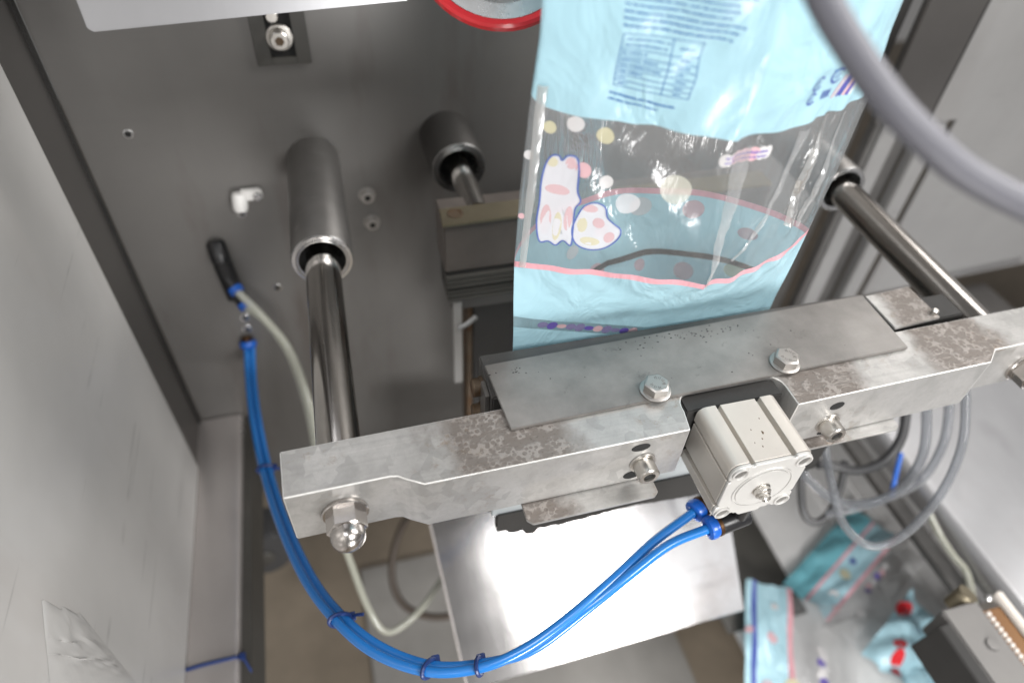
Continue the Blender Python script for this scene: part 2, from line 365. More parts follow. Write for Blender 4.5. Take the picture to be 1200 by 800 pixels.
# left side panel, column, ledge
t = thing('side_wall', (-250, 100, -815), 'pale scuffed stainless side panel down the left edge', 'panel')
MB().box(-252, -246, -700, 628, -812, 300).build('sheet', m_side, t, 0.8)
t = thing('corner_column', (-250, 670, -815), 'dark steel corner column between the pale side panel and back panel', 'column')
MB().box(-256, -249.5, 628.6, 714.4, -812, 300).build('sheet', m_col, t, 0.8)
MB().box(-249.4, -246.2, 707, 714.6, -812, 300).build('seam_strip', m_black, t, 0.5)
t = thing('bottom_ledge', (-215, 200, -860), 'bright folded steel ledge along the foot of the left panel', 'ledge')
MB().prism([(-252, -813), (-196, -813), (-191, -815.5), (-189, -820), (-189, -856), (-193, -858), (-193, -822), (-252, -818)], -700, 713, 'y').build('flange', m_ledge, t, 0.6)
MB().box(-188.8, -178, -700, 713, -900, -822).build('channel', m_traydk, t, 1)

def tie(path, r, head, hx, label, grp=None):
    t = thing('cable_tie', tuple(head), label, 'cable tie', grp)
    MB().tube(path, r, 8, False).build('strap', m_tie, t)
    MB().box(head[0]-3.4, head[0]+3.4, head[1]-3.2, head[1]+3.2, head[2]-2.6, head[2]+2.6).build('head', m_tie, t, 0.6)
    MB().tube([head, (head[0]+hx[0]*0.5, head[1]+hx[1]*0.5, head[2]+hx[2]*0.5+1.5), (head[0]+hx[0], head[1]+hx[1], head[2]+hx[2])], 1.5, 8).build('tail', m_tie, t)
tie([(-245.5, 352, -811), (-230, 353, -811), (-210, 353, -811), (-192, 353, -811.5), (-186.5, 353, -818), (-186.3, 353, -835)], 2.2, (-186, 353, -813), (8, -16, -10),
    'dark blue cable tie wrapped round the left bottom ledge')

# right hand posts, door, deck
t = thing('door_frame', (770, 690, -830), 'upright grey frame bars between the back panel and right door', 'frame')
MB().box(703.5, 714, 686, 700, -830, 150).build('post', m_heat, t, 1)
MB().box(716, 746, 684, 704, -830, 150).build('post', m_rpanel, t, 1.5)
MB().box(746, 783, 700, 712, -830, 150).build('post', m_heat, t, 1)
MB().box(783, 791, 704, 716, -830, 150).build('seal', m_black, t, 1)
MB().box(791, 822, 684, 704, -830, 150).build('post', m_rpanel, t, 2)
MB().box(823, 832, 696, 708, -830, 150).build('seal', m_rust, t, 1)
MB().box(688, 773, 674, 681, -412, 150).build('upper_cover', m_col, t, 1)
MB().box(773.5, 780, 677, 683, -425, 150).build('seal', m_black, t, 1)
t = thing('door_panel', (1100, 690, -735), 'wide grey steel door panel filling the upper right', 'panel')
MB().add([(833, 684, -745), (1900, 684, -690), (1900, 684, 300), (833, 684, 300), (833, 690, -745), (1900, 690, -690), (1900, 690, 300), (833, 690, 300)],
         [(0, 1, 2, 3), (4, 7, 6, 5), (0, 4, 5, 1), (3, 2, 6, 7), (0, 3, 7, 4), (1, 5, 6, 2)]).build('sheet', m_rpanel, t, 1)
MB().add([(985, 683.2, -734), (1150, 683.2, -722), (1150, 681.8, -712), (985, 681.8, -722), ], [(0, 1, 2, 3)]).build('edge_strip', m_ring, t)
MB().box(781, 834, 679, 683.5, -420, 300).build('upper_sheet', m_rpanel, t, 1)
t = thing('side_deck', (1000, 200, -830), 'pale steel side deck with a bright rounded edge at the lower right', 'deck')
prof = [(1800, -800)] + [(745, -800)] + [(745-16*math.sin(a), -816+16*math.cos(a)) for a in [math.pi/2*k/6 for k in range(1, 7)]] + [(729, -832), (733, -832), (735, -818), (745, -806), (1800, -804)]
MB().prism(prof, -800, 640, 'y').build('sheet', m_deck, t)
MB().box(745, 1160, 640.5, 720, -830, -803).build('gap_shade', m_col, t)  # dark block put in as the shade of the gap under the door
MB().prism([(706, -846), (724, -838), (724, -852), (706, -858)], -800, 700, 'y').build('channel', m_heat, t, 1)

# reject tray below
t = thing('reject_tray', (800, 300, -1120), 'light grey reject tray lying below the rod on the right', 'tray')
MB().box(520, 1250, -200, 700, -1126, -1118).build('base', m_tray, t, 2)
MB().box(505, 655, 330, 700, -1117, -1113).build('shadow_plate', m_traydk, t, 1)  # dark sheet put in as the shadow cast on the tray
for x in (800, 880): MB().box(x, x+3, -200, 700, -1117.8, -1114).build('rib', m_tray, t)
for y in (300, 400): MB().box(668, 1250, y, y+3, -1117.8, -1115).build('rib', m_tray, t)
t = thing('base_plate', (200, 150, -1340), 'grey steel base plate on the floor beneath the bright chute', 'plate')
MB().box(-75, 505, -300, 700, -1346, -1338).build('sheet', m_basep, t, 1)

# chute
t = thing('chute', (250, 350, -910), 'bright reflective stainless chute sloping below the jaw', 'chute')
def sl(y): return -907 + (y-285)*math.tan(math.radians(33))
p = MB(); p.add([(60, 285, sl(285)), (446, 292, sl(292)), (466, 470, sl(470)), (44, 520, sl(520)), (60, 285, sl(285)-2.5), (446, 292, sl(292)-2.5), (466, 470, sl(470)-2.5), (44, 520, sl(520)-2.5)],
                [(0, 1, 2, 3), (7, 6, 5, 4), (0, 4, 5, 1), (1, 5, 6, 2), (2, 6, 7, 3), (3, 7, 4, 0)])
p.build('sheet', m_chute, t)
MB().tube([(60, 285, sl(285)+0.5), (44, 520, sl(520)+0.5)], 1.6, 8).build('rolled_edge', m_ledge, t)

# hood above
t = thing('hood', (-40, 500, -180), 'pale folded steel hood edge across the top left', 'hood')
MB().prism([(-138, -178.5), (-135, -181), (66, -171), (66, 200), (-138, 200)], 497, 500, 'y').build('front_sheet', m_sheet, t, 0.5)
MB().box(-138.2, -135.5, 500.2, 700, -178, 200).build('side_sheet', m_sheet, t)

# red-rimmed round gauge at the top
t = thing('red_rimmed_collar', (123, 474, -150), 'round steel collar with a red rim at the top edge beside the bag', 'collar')
rc, rn = Vector((125.4, 482, -138)), Vector((-0.1, -0.62, 0.78)).normalized()
MB().lathe([(49.5, -4), (53, -4), (54.5, -2), (54.5, 2), (53, 4), (49.5, 4), (49, 0), (49.5, -4)], rc, rn, 48, False).build('rim', m_red, t)
MB().lathe([(49.2, -2), (48, 2), (38, 3), (37, -18)], rc, rn, 48, True).build('tube', m_ring, t)
t2 = MB().lathe([(30, -16), (29, 2), (6, 3)], rc, rn, 40, True).build('hub', m_house, t)

# ================================================================== GUIDE RODS AND HOUSINGS
m_houseshade = metal('shaded_housing', (0.10, 0.095, 0.09), 0.5, 0.7, 0.2)  # housing metal darkened to paint in the shade on the middle housing
def housing(a, b, R_, r_, label, m=None):
    a, b = Vector(a), Vector(b); d = (b-a); L = d.length
    t = thing('rod_housing', tuple(a), label, 'housing')
    MB().lathe([(R_, 0), (R_, 6), (R_, L-2.5), (R_-2, L)], a, d, 48, False).build('sleeve', m or m_house, t, sharp=50)
    MB().lathe([(R_-0.2, L-0.6), (R_-0.8, L+1.0), (r_+3.8, L+1.2), (r_+3.4, L-0.6), (r_+2.6, L-0.6), (r_+2.2, L+1.0), (r_+0.6, L+1.0), (r_, L-0.6), (r_, L-30)], a, d, 48, False).build('seal_ring', m_ring, t)
    MB().lathe([(r_+0.1, L-28), (r_+0.1, L-26)], a, d, 40, True).build('bore', m_hole, t)
housing((-22, 715, -410), (-24.5, 531, -409), 28.5, 21.0, 'long grey cylindrical housing around the left guide rod')
housing((128, 715, -394), (129.5, 642, -394), 29.5, 21.5, 'short shadowed housing around the middle guide rod', m_houseshade)
housing((540, 715, -400), (535, 529, -399), 27, 21.5, 'cylindrical housing around the right guide rod beside the bag')
def rod(a, b, r, label):
    t = thing('guide_rod', tuple(b), label, 'rod')
    a, b = Vector(a), Vector(b); L = (b-a).length
    MB().lathe([(r*0.94, 0), (r*0.94, L*0.14), (r*0.985, L*0.145), (r, L*0.15), (r, L)] if r > 14.5 else [(r, 0), (r, L)], a, b-a, 40).build('shaft', m_rod, t)
rod((-24.3, 560, -409), (-28.5, 299.5, -411), 16, 'polished left guide rod running from its housing to the bar')
rod((129, 690, -394), (131, 559, -396), 12.5, 'short middle guide rod reaching the dark back jaw')
rod((536, 580, -399), (528, 309, -402), 15.6, 'polished right guide rod running from the bag to the bar')

# ================================================================== CROSSBAR
BT, BB = -383, -434.5
t = bar = thing('crossbar', (250, 275, BB), 'stained grey metal crossbar spanning the two polished rods', 'crossbar')
def fillet(cx, cy, r, a0, a1, n=6): return [(cx+r*math.cos(math.radians(a0+(a1-a0)*i/n)), cy+r*math.sin(math.radians(a0+(a1-a0)*i/n))) for i in range(n+1)]
poly = [(-64, 259.6), (4, 260.6), (9, 259.6), (14, 256), (25, 249.6), (216, 251)] + [(219, 268)] + fillet(231, 272, 12, 180, 90, 5) + fillet(294, 273, 12, 90, 0, 5) + [(306, 254.2), (485, 258.4), (499, 269.5), (590, 271.5), (590, 309), (-65, 297)]
MB().prism(poly, BB, BT).build('bar_body', m_bar, bar, 0.7, edge=m_edge)
def dome_nut(x, y, z):
    n = MB().hex((x, y-3, z), (0, -1, 0), 13.6, 14, 1.4, 0.26).build('dome_nut', m_chrome, bar)
    MB().lathe([(15.5, 0), (15.8, 0.6), (15.8, 2.4), (15, 3), (8, 3.02)], (x, y-0.1, z), (0, -1, 0), 40).build('washer', m_chrome, n)
    MB().lathe([(11.4, 0)] + [(11.4*math.cos(a), 3+10*math.sin(a)) for a in [math.pi/2*k/8 for k in range(9)]][:-1] + [(0.6, 13)], (x, y-16.8, z), (0, -1, 0), 40).build('dome', m_chrome, n)
dome_nut(-28.6, 260.2, -412); dome_nut(549, 270.5, -415)
def cap_screw(x, y, z):
    b = MB().lathe([(8, 0), (8.2, 0.5), (8.2, 11.2), (7.4, 12.2), (4.6, 12.25), (4.4, 9.5)], (x, y-1.8, z), (0, -1, 0), 36, True).build('cap_screw', m_steel, bar)
    MB().hex((x, y-11.8, z), (0, -1, 0), 4.4, 0.3, 0.02).build('socket', m_hole, b)
    MB().lathe([(10, 0), (10.2, 0.4), (10, 1.7), (8, 1.75)], (x, y-0.1, z), (0, -1, 0), 32).build('washer', m_steel, b)
cap_screw(184, 250.6, -411.5); cap_screw(345, 255.2, -417)
def slot(x, y, z, w, h):
    q = MB(); n = 24
    q.add([(x+w*math.cos(2*math.pi*k/n), y-0.25, z+h*math.sin(2*math.pi*k/n)) for k in range(n)] + [(x+w*1.18*math.cos(2*math.pi*k/n), y+0.1, z+h*1.18*math.sin(2*math.pi*k/n)) for k in range(n)],
          [tuple(range(n))] + [(k, (k+1) % n, n+(k+1) % n, n+k) for k in range(n)])
    q.build('slot_end', m_hole, bar)
slot(179.5, 250.5, -392.5, 6.2, 3.6); slot(178.5, 250.5, -426, 6, 4.2); slot(345, 255.1, -396.5, 5.8, 4.0); slot(346, 255.1, -430, 4.6, 2.5)
# clamp plate
cp = MB().prism([(86.5, 341), (90.5, 278), (425, 285.6), (427, 350.5)], -382.6, -379.8).build('clamp_plate', m_plate, bar, 0.5)
def hex_bolt(x, y, z, spin):
    b = MB().hex((x, y, z+1.6), (0, 0, 1), 9.9, 7.4, 0.9, spin).build('hex_bolt', m_boltst, bar)
    MB().lathe([(11.5, 0), (11.7, 0.3), (11.7, 1.2), (11, 1.6), (5, 1.62)], (x, y, z), (0, 0, 1), 36).build('washer', m_boltst, b)
    q = MB()
    for k in range(10):
        if k in (3, 4, 8): continue
        a = 0.63*k + spin; u = Vector((math.cos(a), math.sin(a), 0)); v = Vector((-u.y, u.x, 0)); c = Vector((x, y, z+9.0)) + u*4.9
        for o_, l_ in ((-0.7, 1.3), (0.5, 0.8)):
            P = [c+v*(o_-0.22)-u*l_, c+v*(o_+0.22)-u*l_, c+v*(o_+0.22)+u*l_, c+v*(o_-0.22)+u*l_]
            q.add(P + [p_ + Vector((0, 0, 0.22)) for p_ in P], [(4, 5, 6, 7), (0, 1, 5, 4), (1, 2, 6, 5), (2, 3, 7, 6), (3, 0, 4, 7)])
    q.build('head_marks', m_house, b)
hex_bolt(204, 288.5, -379.8, 0.25); hex_bolt(315, 292, -379.8, 0.1)
# square stop plate on the right
MB().prism([(429, 307.5), (477, 311), (476, 352), (428.5, 348.6)], -383, -380).build('stop_plate', m_bar, bar, 0.6)
MB().prism([(436, 311), (505, 313), (505, 340), (436, 340)], -432, -383.4).build('stop_block', m_black, bar, 1)
MB().lathe([(3, 0), (3, 3.5), (2, 4.5)], (474, 316, -380), (0, 0, 1), 16).build('peg', m_steel, bar)
# strips under the bar
def strip(x0, x1, y0, y1, z):
    MB().prism([(x0, y1), (x0+1, y0+4), (x0+5, y0), (x1-4, y0+0.8), (x1, y0+4), (x1+1, y1)], z-2.6, z).build('under_strip', m_bar, bar, 0.4)
strip(93, 196, 233.5, 290, -435.2); strip(318, 418, 246, 295, -435.2)
q = MB()
for k in range(90):
    x, y = (rnd.gauss(252, 26), rnd.gauss(337, 3.2)) if k < 62 else (rnd.gauss(108, 8), rnd.gauss(330, 4)) if k < 76 else (rnd.uniform(100, 410), rnd.uniform(286, 340))
    r_ = rnd.uniform(0.25, 0.95); a0 = rnd.uniform(0, 6); n = 6
    if y > 344: continue
    P = [(x+r_*rnd.uniform(0.6, 1.6)*math.cos(a0+k2*6.283/n), y+r_*rnd.uniform(0.5, 1.0)*math.sin(a0+k2*6.283/n), -379.85) for k2 in range(n)]
    q.add(P + [(x, y, -379.3)], [(k2, (k2+1) % n, n) for k2 in range(n)])
tag(q.build('grit', m_hole, cp), kind='stuff')
# ================================================================== FRONT JAW
t = jaw = thing('front_jaw', (258, 330, -575), 'dark sealing jaw block bolted behind the crossbar', 'jaw')
MB().box(85.5, 431, 312, 357, -545, -385.2).build('jaw_block', m_jaw, jaw, 1.2)
MB().box(86, 424, 301, 311.5, -533, -436).build('face_plate', m_jawface, jaw, 0.8)
q = MB(); xs = [91+ i*4 for i in range(84)]
top = [(x, 299, -530.5) for x in xs]; bot = [(x, 299, -566 - 3*math.sin(x*0.05) - rnd.random()*2.2 - (7 if 6 < i < 10 else 0) + (6 if i < 3 else 0)) for i, x in enumerate(xs)]
q.grid([top, bot]); q.grid([[(x, y+9, z) for x, y, z in top], [(x, y+9, z) for x, y, z in bot]]); q.grid([bot, [(x, y+9, z) for x, y, z in bot]])
q.grid([top, [(x, y+9, z) for x, y, z in top]])
q.add([top[0], bot[0], (91, 308, bot[0][2]), (91, 308, -530.5)], [(0, 1, 2, 3)]); q.add([top[-1], bot[-1], (xs[-1], 308, bot[-1][2]), (xs[-1], 308, -530.5)], [(0, 1, 2, 3)])
q.build('rubber_lip', m_black, jaw)
for y, z, r in ((341, -404, 7.5), (338, -431, 7.5)):
    b = MB().lathe([(r*1.15, 0), (r*1.15, 2), (r, 2.2), (r, 8), (r*0.85, 9)], (85.5, y, z), (-1, 0, 0), 28).build('end_bolt', m_rust if z > -410 else m_rust, jaw)
MB().box(82, 85.2, 318, 334, -450, -389).build('end_cleat', m_house, jaw, 0.5)
MB().box(222, 302, 268.5, 284.2, -445, -386).build('spacer', m_black, jaw, 1)
MB().box(228, 296, 284.6, 311.6, -450, -436).build('spacer_block', m_black, jaw, 1)

# ================================================================== BACK JAW
t = thing('back_jaw', (270, 550, -600), 'dark back sealing jaw with a yellowed top behind the bag', 'jaw')
MB().prism([(90, 529.5), (448, 535), (448, 562), (92, 557.5)], -388, -384.5).build('top_plate', m_brass, t, 0.6)
MB().lathe([(8, 0), (8, 0.6), (5.4, 0.7), (5, -0.4)], (106, 546, -384.4), (0, 0, 1), 24).build('screw', m_rust, t)
MB().box(92, 446, 533, 580, -446, -388.3).build('block', m_jawb, t, 1.2)
for k in range(3): MB().box(92, 446, 528-k*1.2, 545, -453-k*4.6, -449.4-k*4.6).build('tooth', m_traydk, t, 0.5)
for k in range(3): MB().box(93, 446, 527-k*0.6, 545, -469.5-k*5.2, -465.6-k*5.2).build('tooth', m_traydk, t, 0.5)
MB().box(94, 445, 532, 570, -482, -447).build('tooth_carrier', m_black, t, 0.6)
MB().box(98, 108, 528, 532, -612, -482.5).build('bracket_arm', m_rpanel, t, 1)
MB().box(98, 300, 534, 560, -500, -483).build('bracket_flange', m_heat, t, 1)
MB().tube([(103, 526, -520), (112, 528, -518), (124, 530, -510)], 2.6, 8).build('weld_bead', m_rpanel, t)
MB().box(116, 122, 540, 566, -720, -500.5).build('rusty_edge', m_rust, t, 0.6)
MB().box(122.4, 442, 538, 600, -760, -500.5).build('shroud', m_black, t, 1)

# ================================================================== PNEUMATIC CYLINDER
CX, CZ, YF, YB = 260.5, -412.5, 211.5, 266
t = cyl = thing('pneumatic_cylinder', (CX, 240, CZ-32), 'pale square pneumatic cylinder set in the crossbar notch', 'cylinder')
def cyl_profile(h=32, ri=6.5, gw=2.0, gd=5.5, gp=16.2):
    side = []   # one side, from corner lobe to corner lobe, along +u at v=h
    pts = []
    for k in range(4):
        ca, sa = math.cos(math.pi/2*k), math.sin(math.pi/2*k)
        loc = [(-gp-gw, h), (-gp-gw+0.5, h-gd), (-gp+gw-0.5, h-gd), (-gp+gw, h-0.8), (gp-gw, h-0.8), (gp-gw+0.5, h-gd), (gp+gw-0.5, h-gd), (gp+gw, h)]
        loc += [(h-ri+ri*math.sin(a), h-ri+ri*math.cos(a)) for a in [math.pi/2*i/6 for i in range(7)]]
        pts += [(u*ca+v*sa, -u*sa+v*ca) for u, v in loc]
    return pts
prof = [(CX+u, CZ+v) for u, v in cyl_profile()]
MB().prism(prof, YF+3, YB, 'y').build('body', m_alu, cyl, 0.25, 30, 1)
q = MB()
for x, y, r_ in ((CX+4, 236, 1.1), (CX+1, 231, 0.6), (CX-3, 240, 0.5), (CX-2, 225, 0.6), (CX+8, 248, 0.5), (CX-6, 229, 0.4)):
    zt = CZ+31.25; q.add([(x+r_*(0.5 if k % 2 else 1)*math.cos(k), y+1.5*r_*math.sin(k), zt) for k in range(6)] + [(x, y, zt+0.3)], [(k, (k+1) % 6, 6) for k in range(6)])
tag(q.build('grit', m_rust, cyl), kind='stuff')
prof2 = [(CX+u*0.99, CZ+v*0.99) for u, v in cyl_profile(32, 7.5, 1.9, 2.2, 16.2)]
ecap = MB().prism(prof2, YF, YF+2.8, 'y').build('end_cap', m_alud, cyl, 0.5, 30, 1)
MB().lathe([(23.4, 0), (23.2, 0.9), (22.4, 0.95), (22.1, 0.1), (20.8, 0.05), (20.6, 1.1), (6, 1.2)], (CX, YF, CZ), (0, -1, 0), 64).build('cover_disc', m_alud, ecap)
for sx in (-1, 1):
    for sz in (-1, 1):
        x, z = CX+sx*24.8, CZ+sz*24.8
        MB().lathe([(6.3, -0.2), (6.2, 1.5), (5.2, 1.7), (4.6, 0.5), (4.2, -1)], (x, YF, z), (0, -1, 0), 28, False).build('hole_boss', m_alud, ecap)
        MB().lathe([(4.7, 0), (4.6, 0.25)], (x, YF, z), (0, -1, 0), 24).build('bolt_hole', m_house, ecap)
st = MB().lathe([(7.2, 0), (7.2, 0.8), (6.2, 1), (6.2, 4.0), (5.6, 4.6)], (CX-1, YF-1, CZ-1), (0, -1, 0), 32).build('stud_boss', m_steel, cyl)
MB().lathe([(4.6, 0), (4.6, 1.6), (4.2, 2.0), (3.4, 2.1), (3.4, 4.4), (2.6, 5), (1.4, 3.6)], (CX-1, YF-5.4, CZ-1), (0, -1, 0), 28).build('stud', m_steel, st)
MB().prism([(CX-12, CZ-31), (CX+12, CZ-31), (CX+9, CZ-36), (CX-7, CZ-37)], YF+1, YF+14, 'y').build('port_pad', m_alud, cyl, 0.5)
def fitting(y, xc, z, ang):
    d = Vector((-math.cos(ang), -math.sin(ang), -0.08)).normalized(); e = Vector((xc, y, z))
    f = MB().lathe([(8.2, -14), (8.6, -12), (8.6, 9), (8.2, 11)], e, d, 28).build('elbow_fitting', m_bplast, cyl)
    MB().lathe([(8.9, 11), (9.0, 11.4), (9.0, 13.6), (8.6, 14)], e, d, 28).build('brass_ring', m_copper, f)
    MB().lathe([(8.2, 14), (8.2, 15.5), (9.4, 16.4), (9.6, 19), (9.0, 21.5), (5.4, 22.5), (4.6, 21)], e, d, 32).build('release_collar', m_bluefit, f)
    MB().cyl((xc+6, y, z), (xc+6, y, CZ-31), 6.4, 24).build('stem', m_bplast, f)
    return e + d*20
f1 = fitting(246, 258, -481, 0.35); f2 = fitting(224, 263, -480, 0.1)

# ================================================================== BLUE HOSES
h1 = [(-152, 714, -673), (-153, 664, -685), (-147, 589, -684), (-131, 491, -660), (-109, 396, -630), (-82, 310, -591), (-55, 254, -566), (-27, 216, -551), (9, 189, -538), (45, 179, -529), (78, 180, -520), (113, 189, -509), (155, 205, -496), (197, 224, -488), tuple(f1)]
h2 = [(-145, 715, -676), (-146, 666, -688), (-140, 591, -687), (-124, 492, -663), (-103, 401, -637), (-77, 318, -603), (-51, 263, -577), (-23, 225, -562), (13, 197, -550), (50, 186, -542), (89, 182, -528), (134, 193, -505), (171, 205, -491), (207, 217, -483), tuple(f2)]
tag(MB().tube(spline(h1), 3.8, 16).build('air_hose', m_blue), 'blue air hose ending in the farther collar beneath the cylinder', 'hose', 'blue air hoses')
tag(MB().tube(spline(h2), 3.8, 16).build('air_hose', m_blue), 'blue air hose ending in the nearer ringed fitting beneath the cylinder', 'hose', 'blue air hoses')
def hose_tie(i, label, out):
    a, b = Vector(h1[i]), Vector(h2[i]); c = (a+b)/2; d = (Vector(h1[i+1])-Vector(h1[i-1])).normalized()
    s = (b-a); s = (s - d*s.dot(d)); L = s.length/2+5.6; s.normalize(); w = d.cross(s)
    path = [c + s*math.cos(x)*L + w*math.sin(x)*5.9 for x in [2*math.pi*k/20 for k in range(21)]]
    tie(path, 1.7, c + s*L*0.9 + w*3, out, label, 'ties bundling the blue hoses')
hose_tie(3, 'small tie on the blue hoses high up beside the back panel', (6, -3, -2))
hose_tie(6, 'dark tie on the blue hoses below the left dome nut', (10, -4, 8))
hose_tie(8, 'left of the two dark ties at the lowest hose bend', (8, -10, -2))
hose_tie(9, 'right of the two dark ties at the lowest hose bend', (10, -9, -2))
# wall fittings
t = thing('wall_fitting', (-149, 706, -672), 'blue collared fitting where the blue hoses leave the panel', 'fitting')
MB().lathe([(7, 0), (7, 10), (6, 12)], (-150, 715, -660), (0.0, -0.3, -1), 20).build('nipple', m_copper, t)
MB().lathe([(10, 0), (11, 2), (11, 7), (9.5, 9)], (-149.5, 712, -667), (0, -0.5, -0.9), 24).build('collar', m_bluefit, t)
t = thing('wall_fitting', (-145, 690, -560), 'black double fitting with blue collars holding the pale tubes', 'fitting')
MB().lathe([(10, 0), (11, 3), (11, 22), (9, 26)], (-150, 715, -505), (0.1, -0.5, -0.5), 22).build('body', m_bplast, t)
MB().cyl((-148, 706, -520), (-143, 700, -578), 11, 22).build('manifold', m_bplast, t)
for x, z in ((-146, -548), (-141, -574)):
    MB().cyl((x-3, 704, z+4), (x+6, 690, z-8), 8.5, 20).build('outlet', m_bplast, t)
    MB().cyl((x+6, 690, z-8), (x+9, 685, z-12), 8.8, 20).build('collar', m_bluefit, t)
pa = [(-137, 686, -560), (-112, 660, -585), (-88, 628, -614), (-74, 572, -650), (-70, 525, -693), (-68, 482, -762), (-59, 452, -830), (-46, 411, -893), (-26, 387, -924), (17, 404, -924), (60, 442, -917)]
pb = [(-132, 686, -586), (-112, 668, -600), (-91, 633, -626), (-80, 587, -666), (-78, 546, -719), (-80, 529, -791)]
tag(MB().tube(spline(pa), 4.6, 12).build('air_tube', m_pale), 'pale clear tube dropping behind the bar and looping to the chute', 'tube', 'pale clear tubes')
tag(MB().tube(spline(pb), 4.2, 12).build('air_tube', m_pale), 'shorter pale clear tube beside it, left behind the rod', 'tube', 'pale clear tubes')
tag(MB().tube(spline([(80, 600, -960), (30, 590, -985), (0, 560, -1020), (-12, 523, -1059), (2, 489, -1087), (45, 465, -1097), (113, 454, -1087)]), 6, 12).build('drain_tube', m_brown), 'dark brown tube looping in the shadow under the bar', 'tube')
t = thing('motor', (-215, 620, -1200), 'dark round motor half hidden below the left end of the bar', 'motor')
MB().lathe([(40, 0), (46, 4), (46, 60), (40, 70), (20, 72)], (-215, 690, -1090), (0.1, -0.8, 0.2), 32).build('casing', m_hosedk, t)
MB().lathe([(14, 0), (14, 16), (10, 18)], (-210, 632, -1076), (0.1, -0.8, 0.2), 20).build('shaft_boss', m_traydk, t)

# ================================================================== GREY HOSES
tag(MB().tube(spline([(135, 225, -20), (155, 216, -54), (166, 212, -73), (175, 203, -86), (190, 188, -103), (205, 178, -115), (222, 169, -126), (246, 158, -136), (269, 151, -143), (330, 140, -160)]), 5.9, 20).build('cable_hose', m_hosegray),
    'thick grey hose sweeping close across the upper right corner', 'hose')
H = [([(470, 372, -530), (475, 366, -555), (480, 343, -604), (474, 304, -628), (474, 268, -649), (493, 241, -655), (523, 238, -634), (557, 254, -595), (576, 277, -553), (587, 306, -522), (590, 330, -500)], 4.5, 'grey loop hanging lowest below the right of the bar'),
     ([(460, 384, -620), (464, 368, -641), (474, 333, -657), (499, 301, -665), (535, 288, -654), (560, 290, -630), (576, 304, -597), (587, 336, -564), (590, 360, -540)], 5.3, 'thickest grey loop in the coil under the right screw'),
     ([(520, 320, -730), (545, 311, -713), (580, 306, -693), (615, 307, -668), (638, 325, -629), (653, 358, -594), (660, 390, -570)], 5.2, 'grey hose passing beneath the other loops towards the right'),
     ([(540, 380, -715), (560, 376, -718), (584, 359, -713), (610, 354, -695), (628, 363, -667), (641, 387, -641), (650, 410, -620)], 6.0, 'darker upper loop tucked closest under the bar'),
     ([(531, 400, -720), (531, 387, -744), (527, 353, -778), (539, 338, -788), (560, 342, -778), (579, 362, -753), (590, 384, -729)], 5.0, 'small dark loop right of the cylinder end face')]
for i, (pts, r, lab) in enumerate(H):
    tag(MB().tube(spline(pts), r, 14).build('coiled_hose', m_hosecl if i < 3 else m_hosedk), lab, 'hose', 'coiled hoses under the bar')
tag(MB().tube(spline([(715, 320, -806), (712, 290, -812), (716, 262, -820), (722, 240, -826), (712, 205, -840)]), 5, 12).build('signal_cable', m_pale), 'cream cable lying against the rounded deck edge', 'cable')
tag(MB().tube(spline([(700, 393, -758), (689, 375, -779), (678, 355, -801)]), [3.2]*16+[5], 12).build('blue_plug', m_bluefit), 'short blue plug glimpsed between the grey hose loops', 'plug')

# ================================================================== LOWER RIGHT DEVICE
t = thing('heater_unit', (620, 80, -800), 'steel topped unit with a black front corner at the lower right', 'unit')
MB().prism([(566, -800), (580, -752), (592, -749), (592, -800)], -200, 172, 'y').build('black_side', m_black, t, 1)
MB().box(592.5, 641, -200, 186, -800, -748).build('top_cover', m_heat, t, 2)
MB().lathe([(7, 0), (7.4, 1.2), (7, 2.6), (4, 2.8)], (622, 140, -748), (0, 0, 1), 24).build('screw', m_heat, t)
MB().box(642, 672, -200, 176, -800, -757).build('copper_strip', m_copper, t, 1)
MB().box(673, 682, -200, 190, -800, -750).build('rail', m_bead, t, 1.5)
bd = MB()
for k in range(60): bd.sphere((645, 170-k*6.0, -750), 3.2, 8)
tag(bd.build('bead_row', m_bead, t), kind='stuff')
MB().sphere((660, 186, -752), 5, 12).build('ball_stud', m_ring, t)
MB().cyl((628, 194, -772), (638, 196, -748), 11, 18).build('knob', m_brass, t)

# ================================================================== PLASTIC BAG
SEC = [(-20, 119, 357, 222, 300, 330, 345, 115), (-150, 119, 360, 222, 302, 338, 350, 95), (-190, 116, 362, 216, 306, 345, 352, 90), (-250, 113, 362, 225, 306, 347, 354, 84),
       (-306, 112, 362, 232, 313, 344, 354, 75), (-340, 113, 362, 240, 335, 347, 358, 70), (-372, 115, 364, 250, 359, 350, 362, 60), (-390, 116, 366, 255, 361, 352, 364, 48),
       (-450, 118, 370, 240, 366, 352, 369, 25), (-620, 120, 378, 240, 376, 350, 378, 4)]
def sec(z):
    for a, b in zip(SEC, SEC[1:]):
        if a[0] >= z >= b[0]:
            q = (a[0]-z)/(a[0]-b[0]); return [u+(v-u)*q for u, v in zip(a, b)]
    return SEC[0] if z > -20 else SEC[-1]
def sm(a, b, x): x = min(1, max(0, (x-a)/(b-a))); return x*x*(3-2*x)
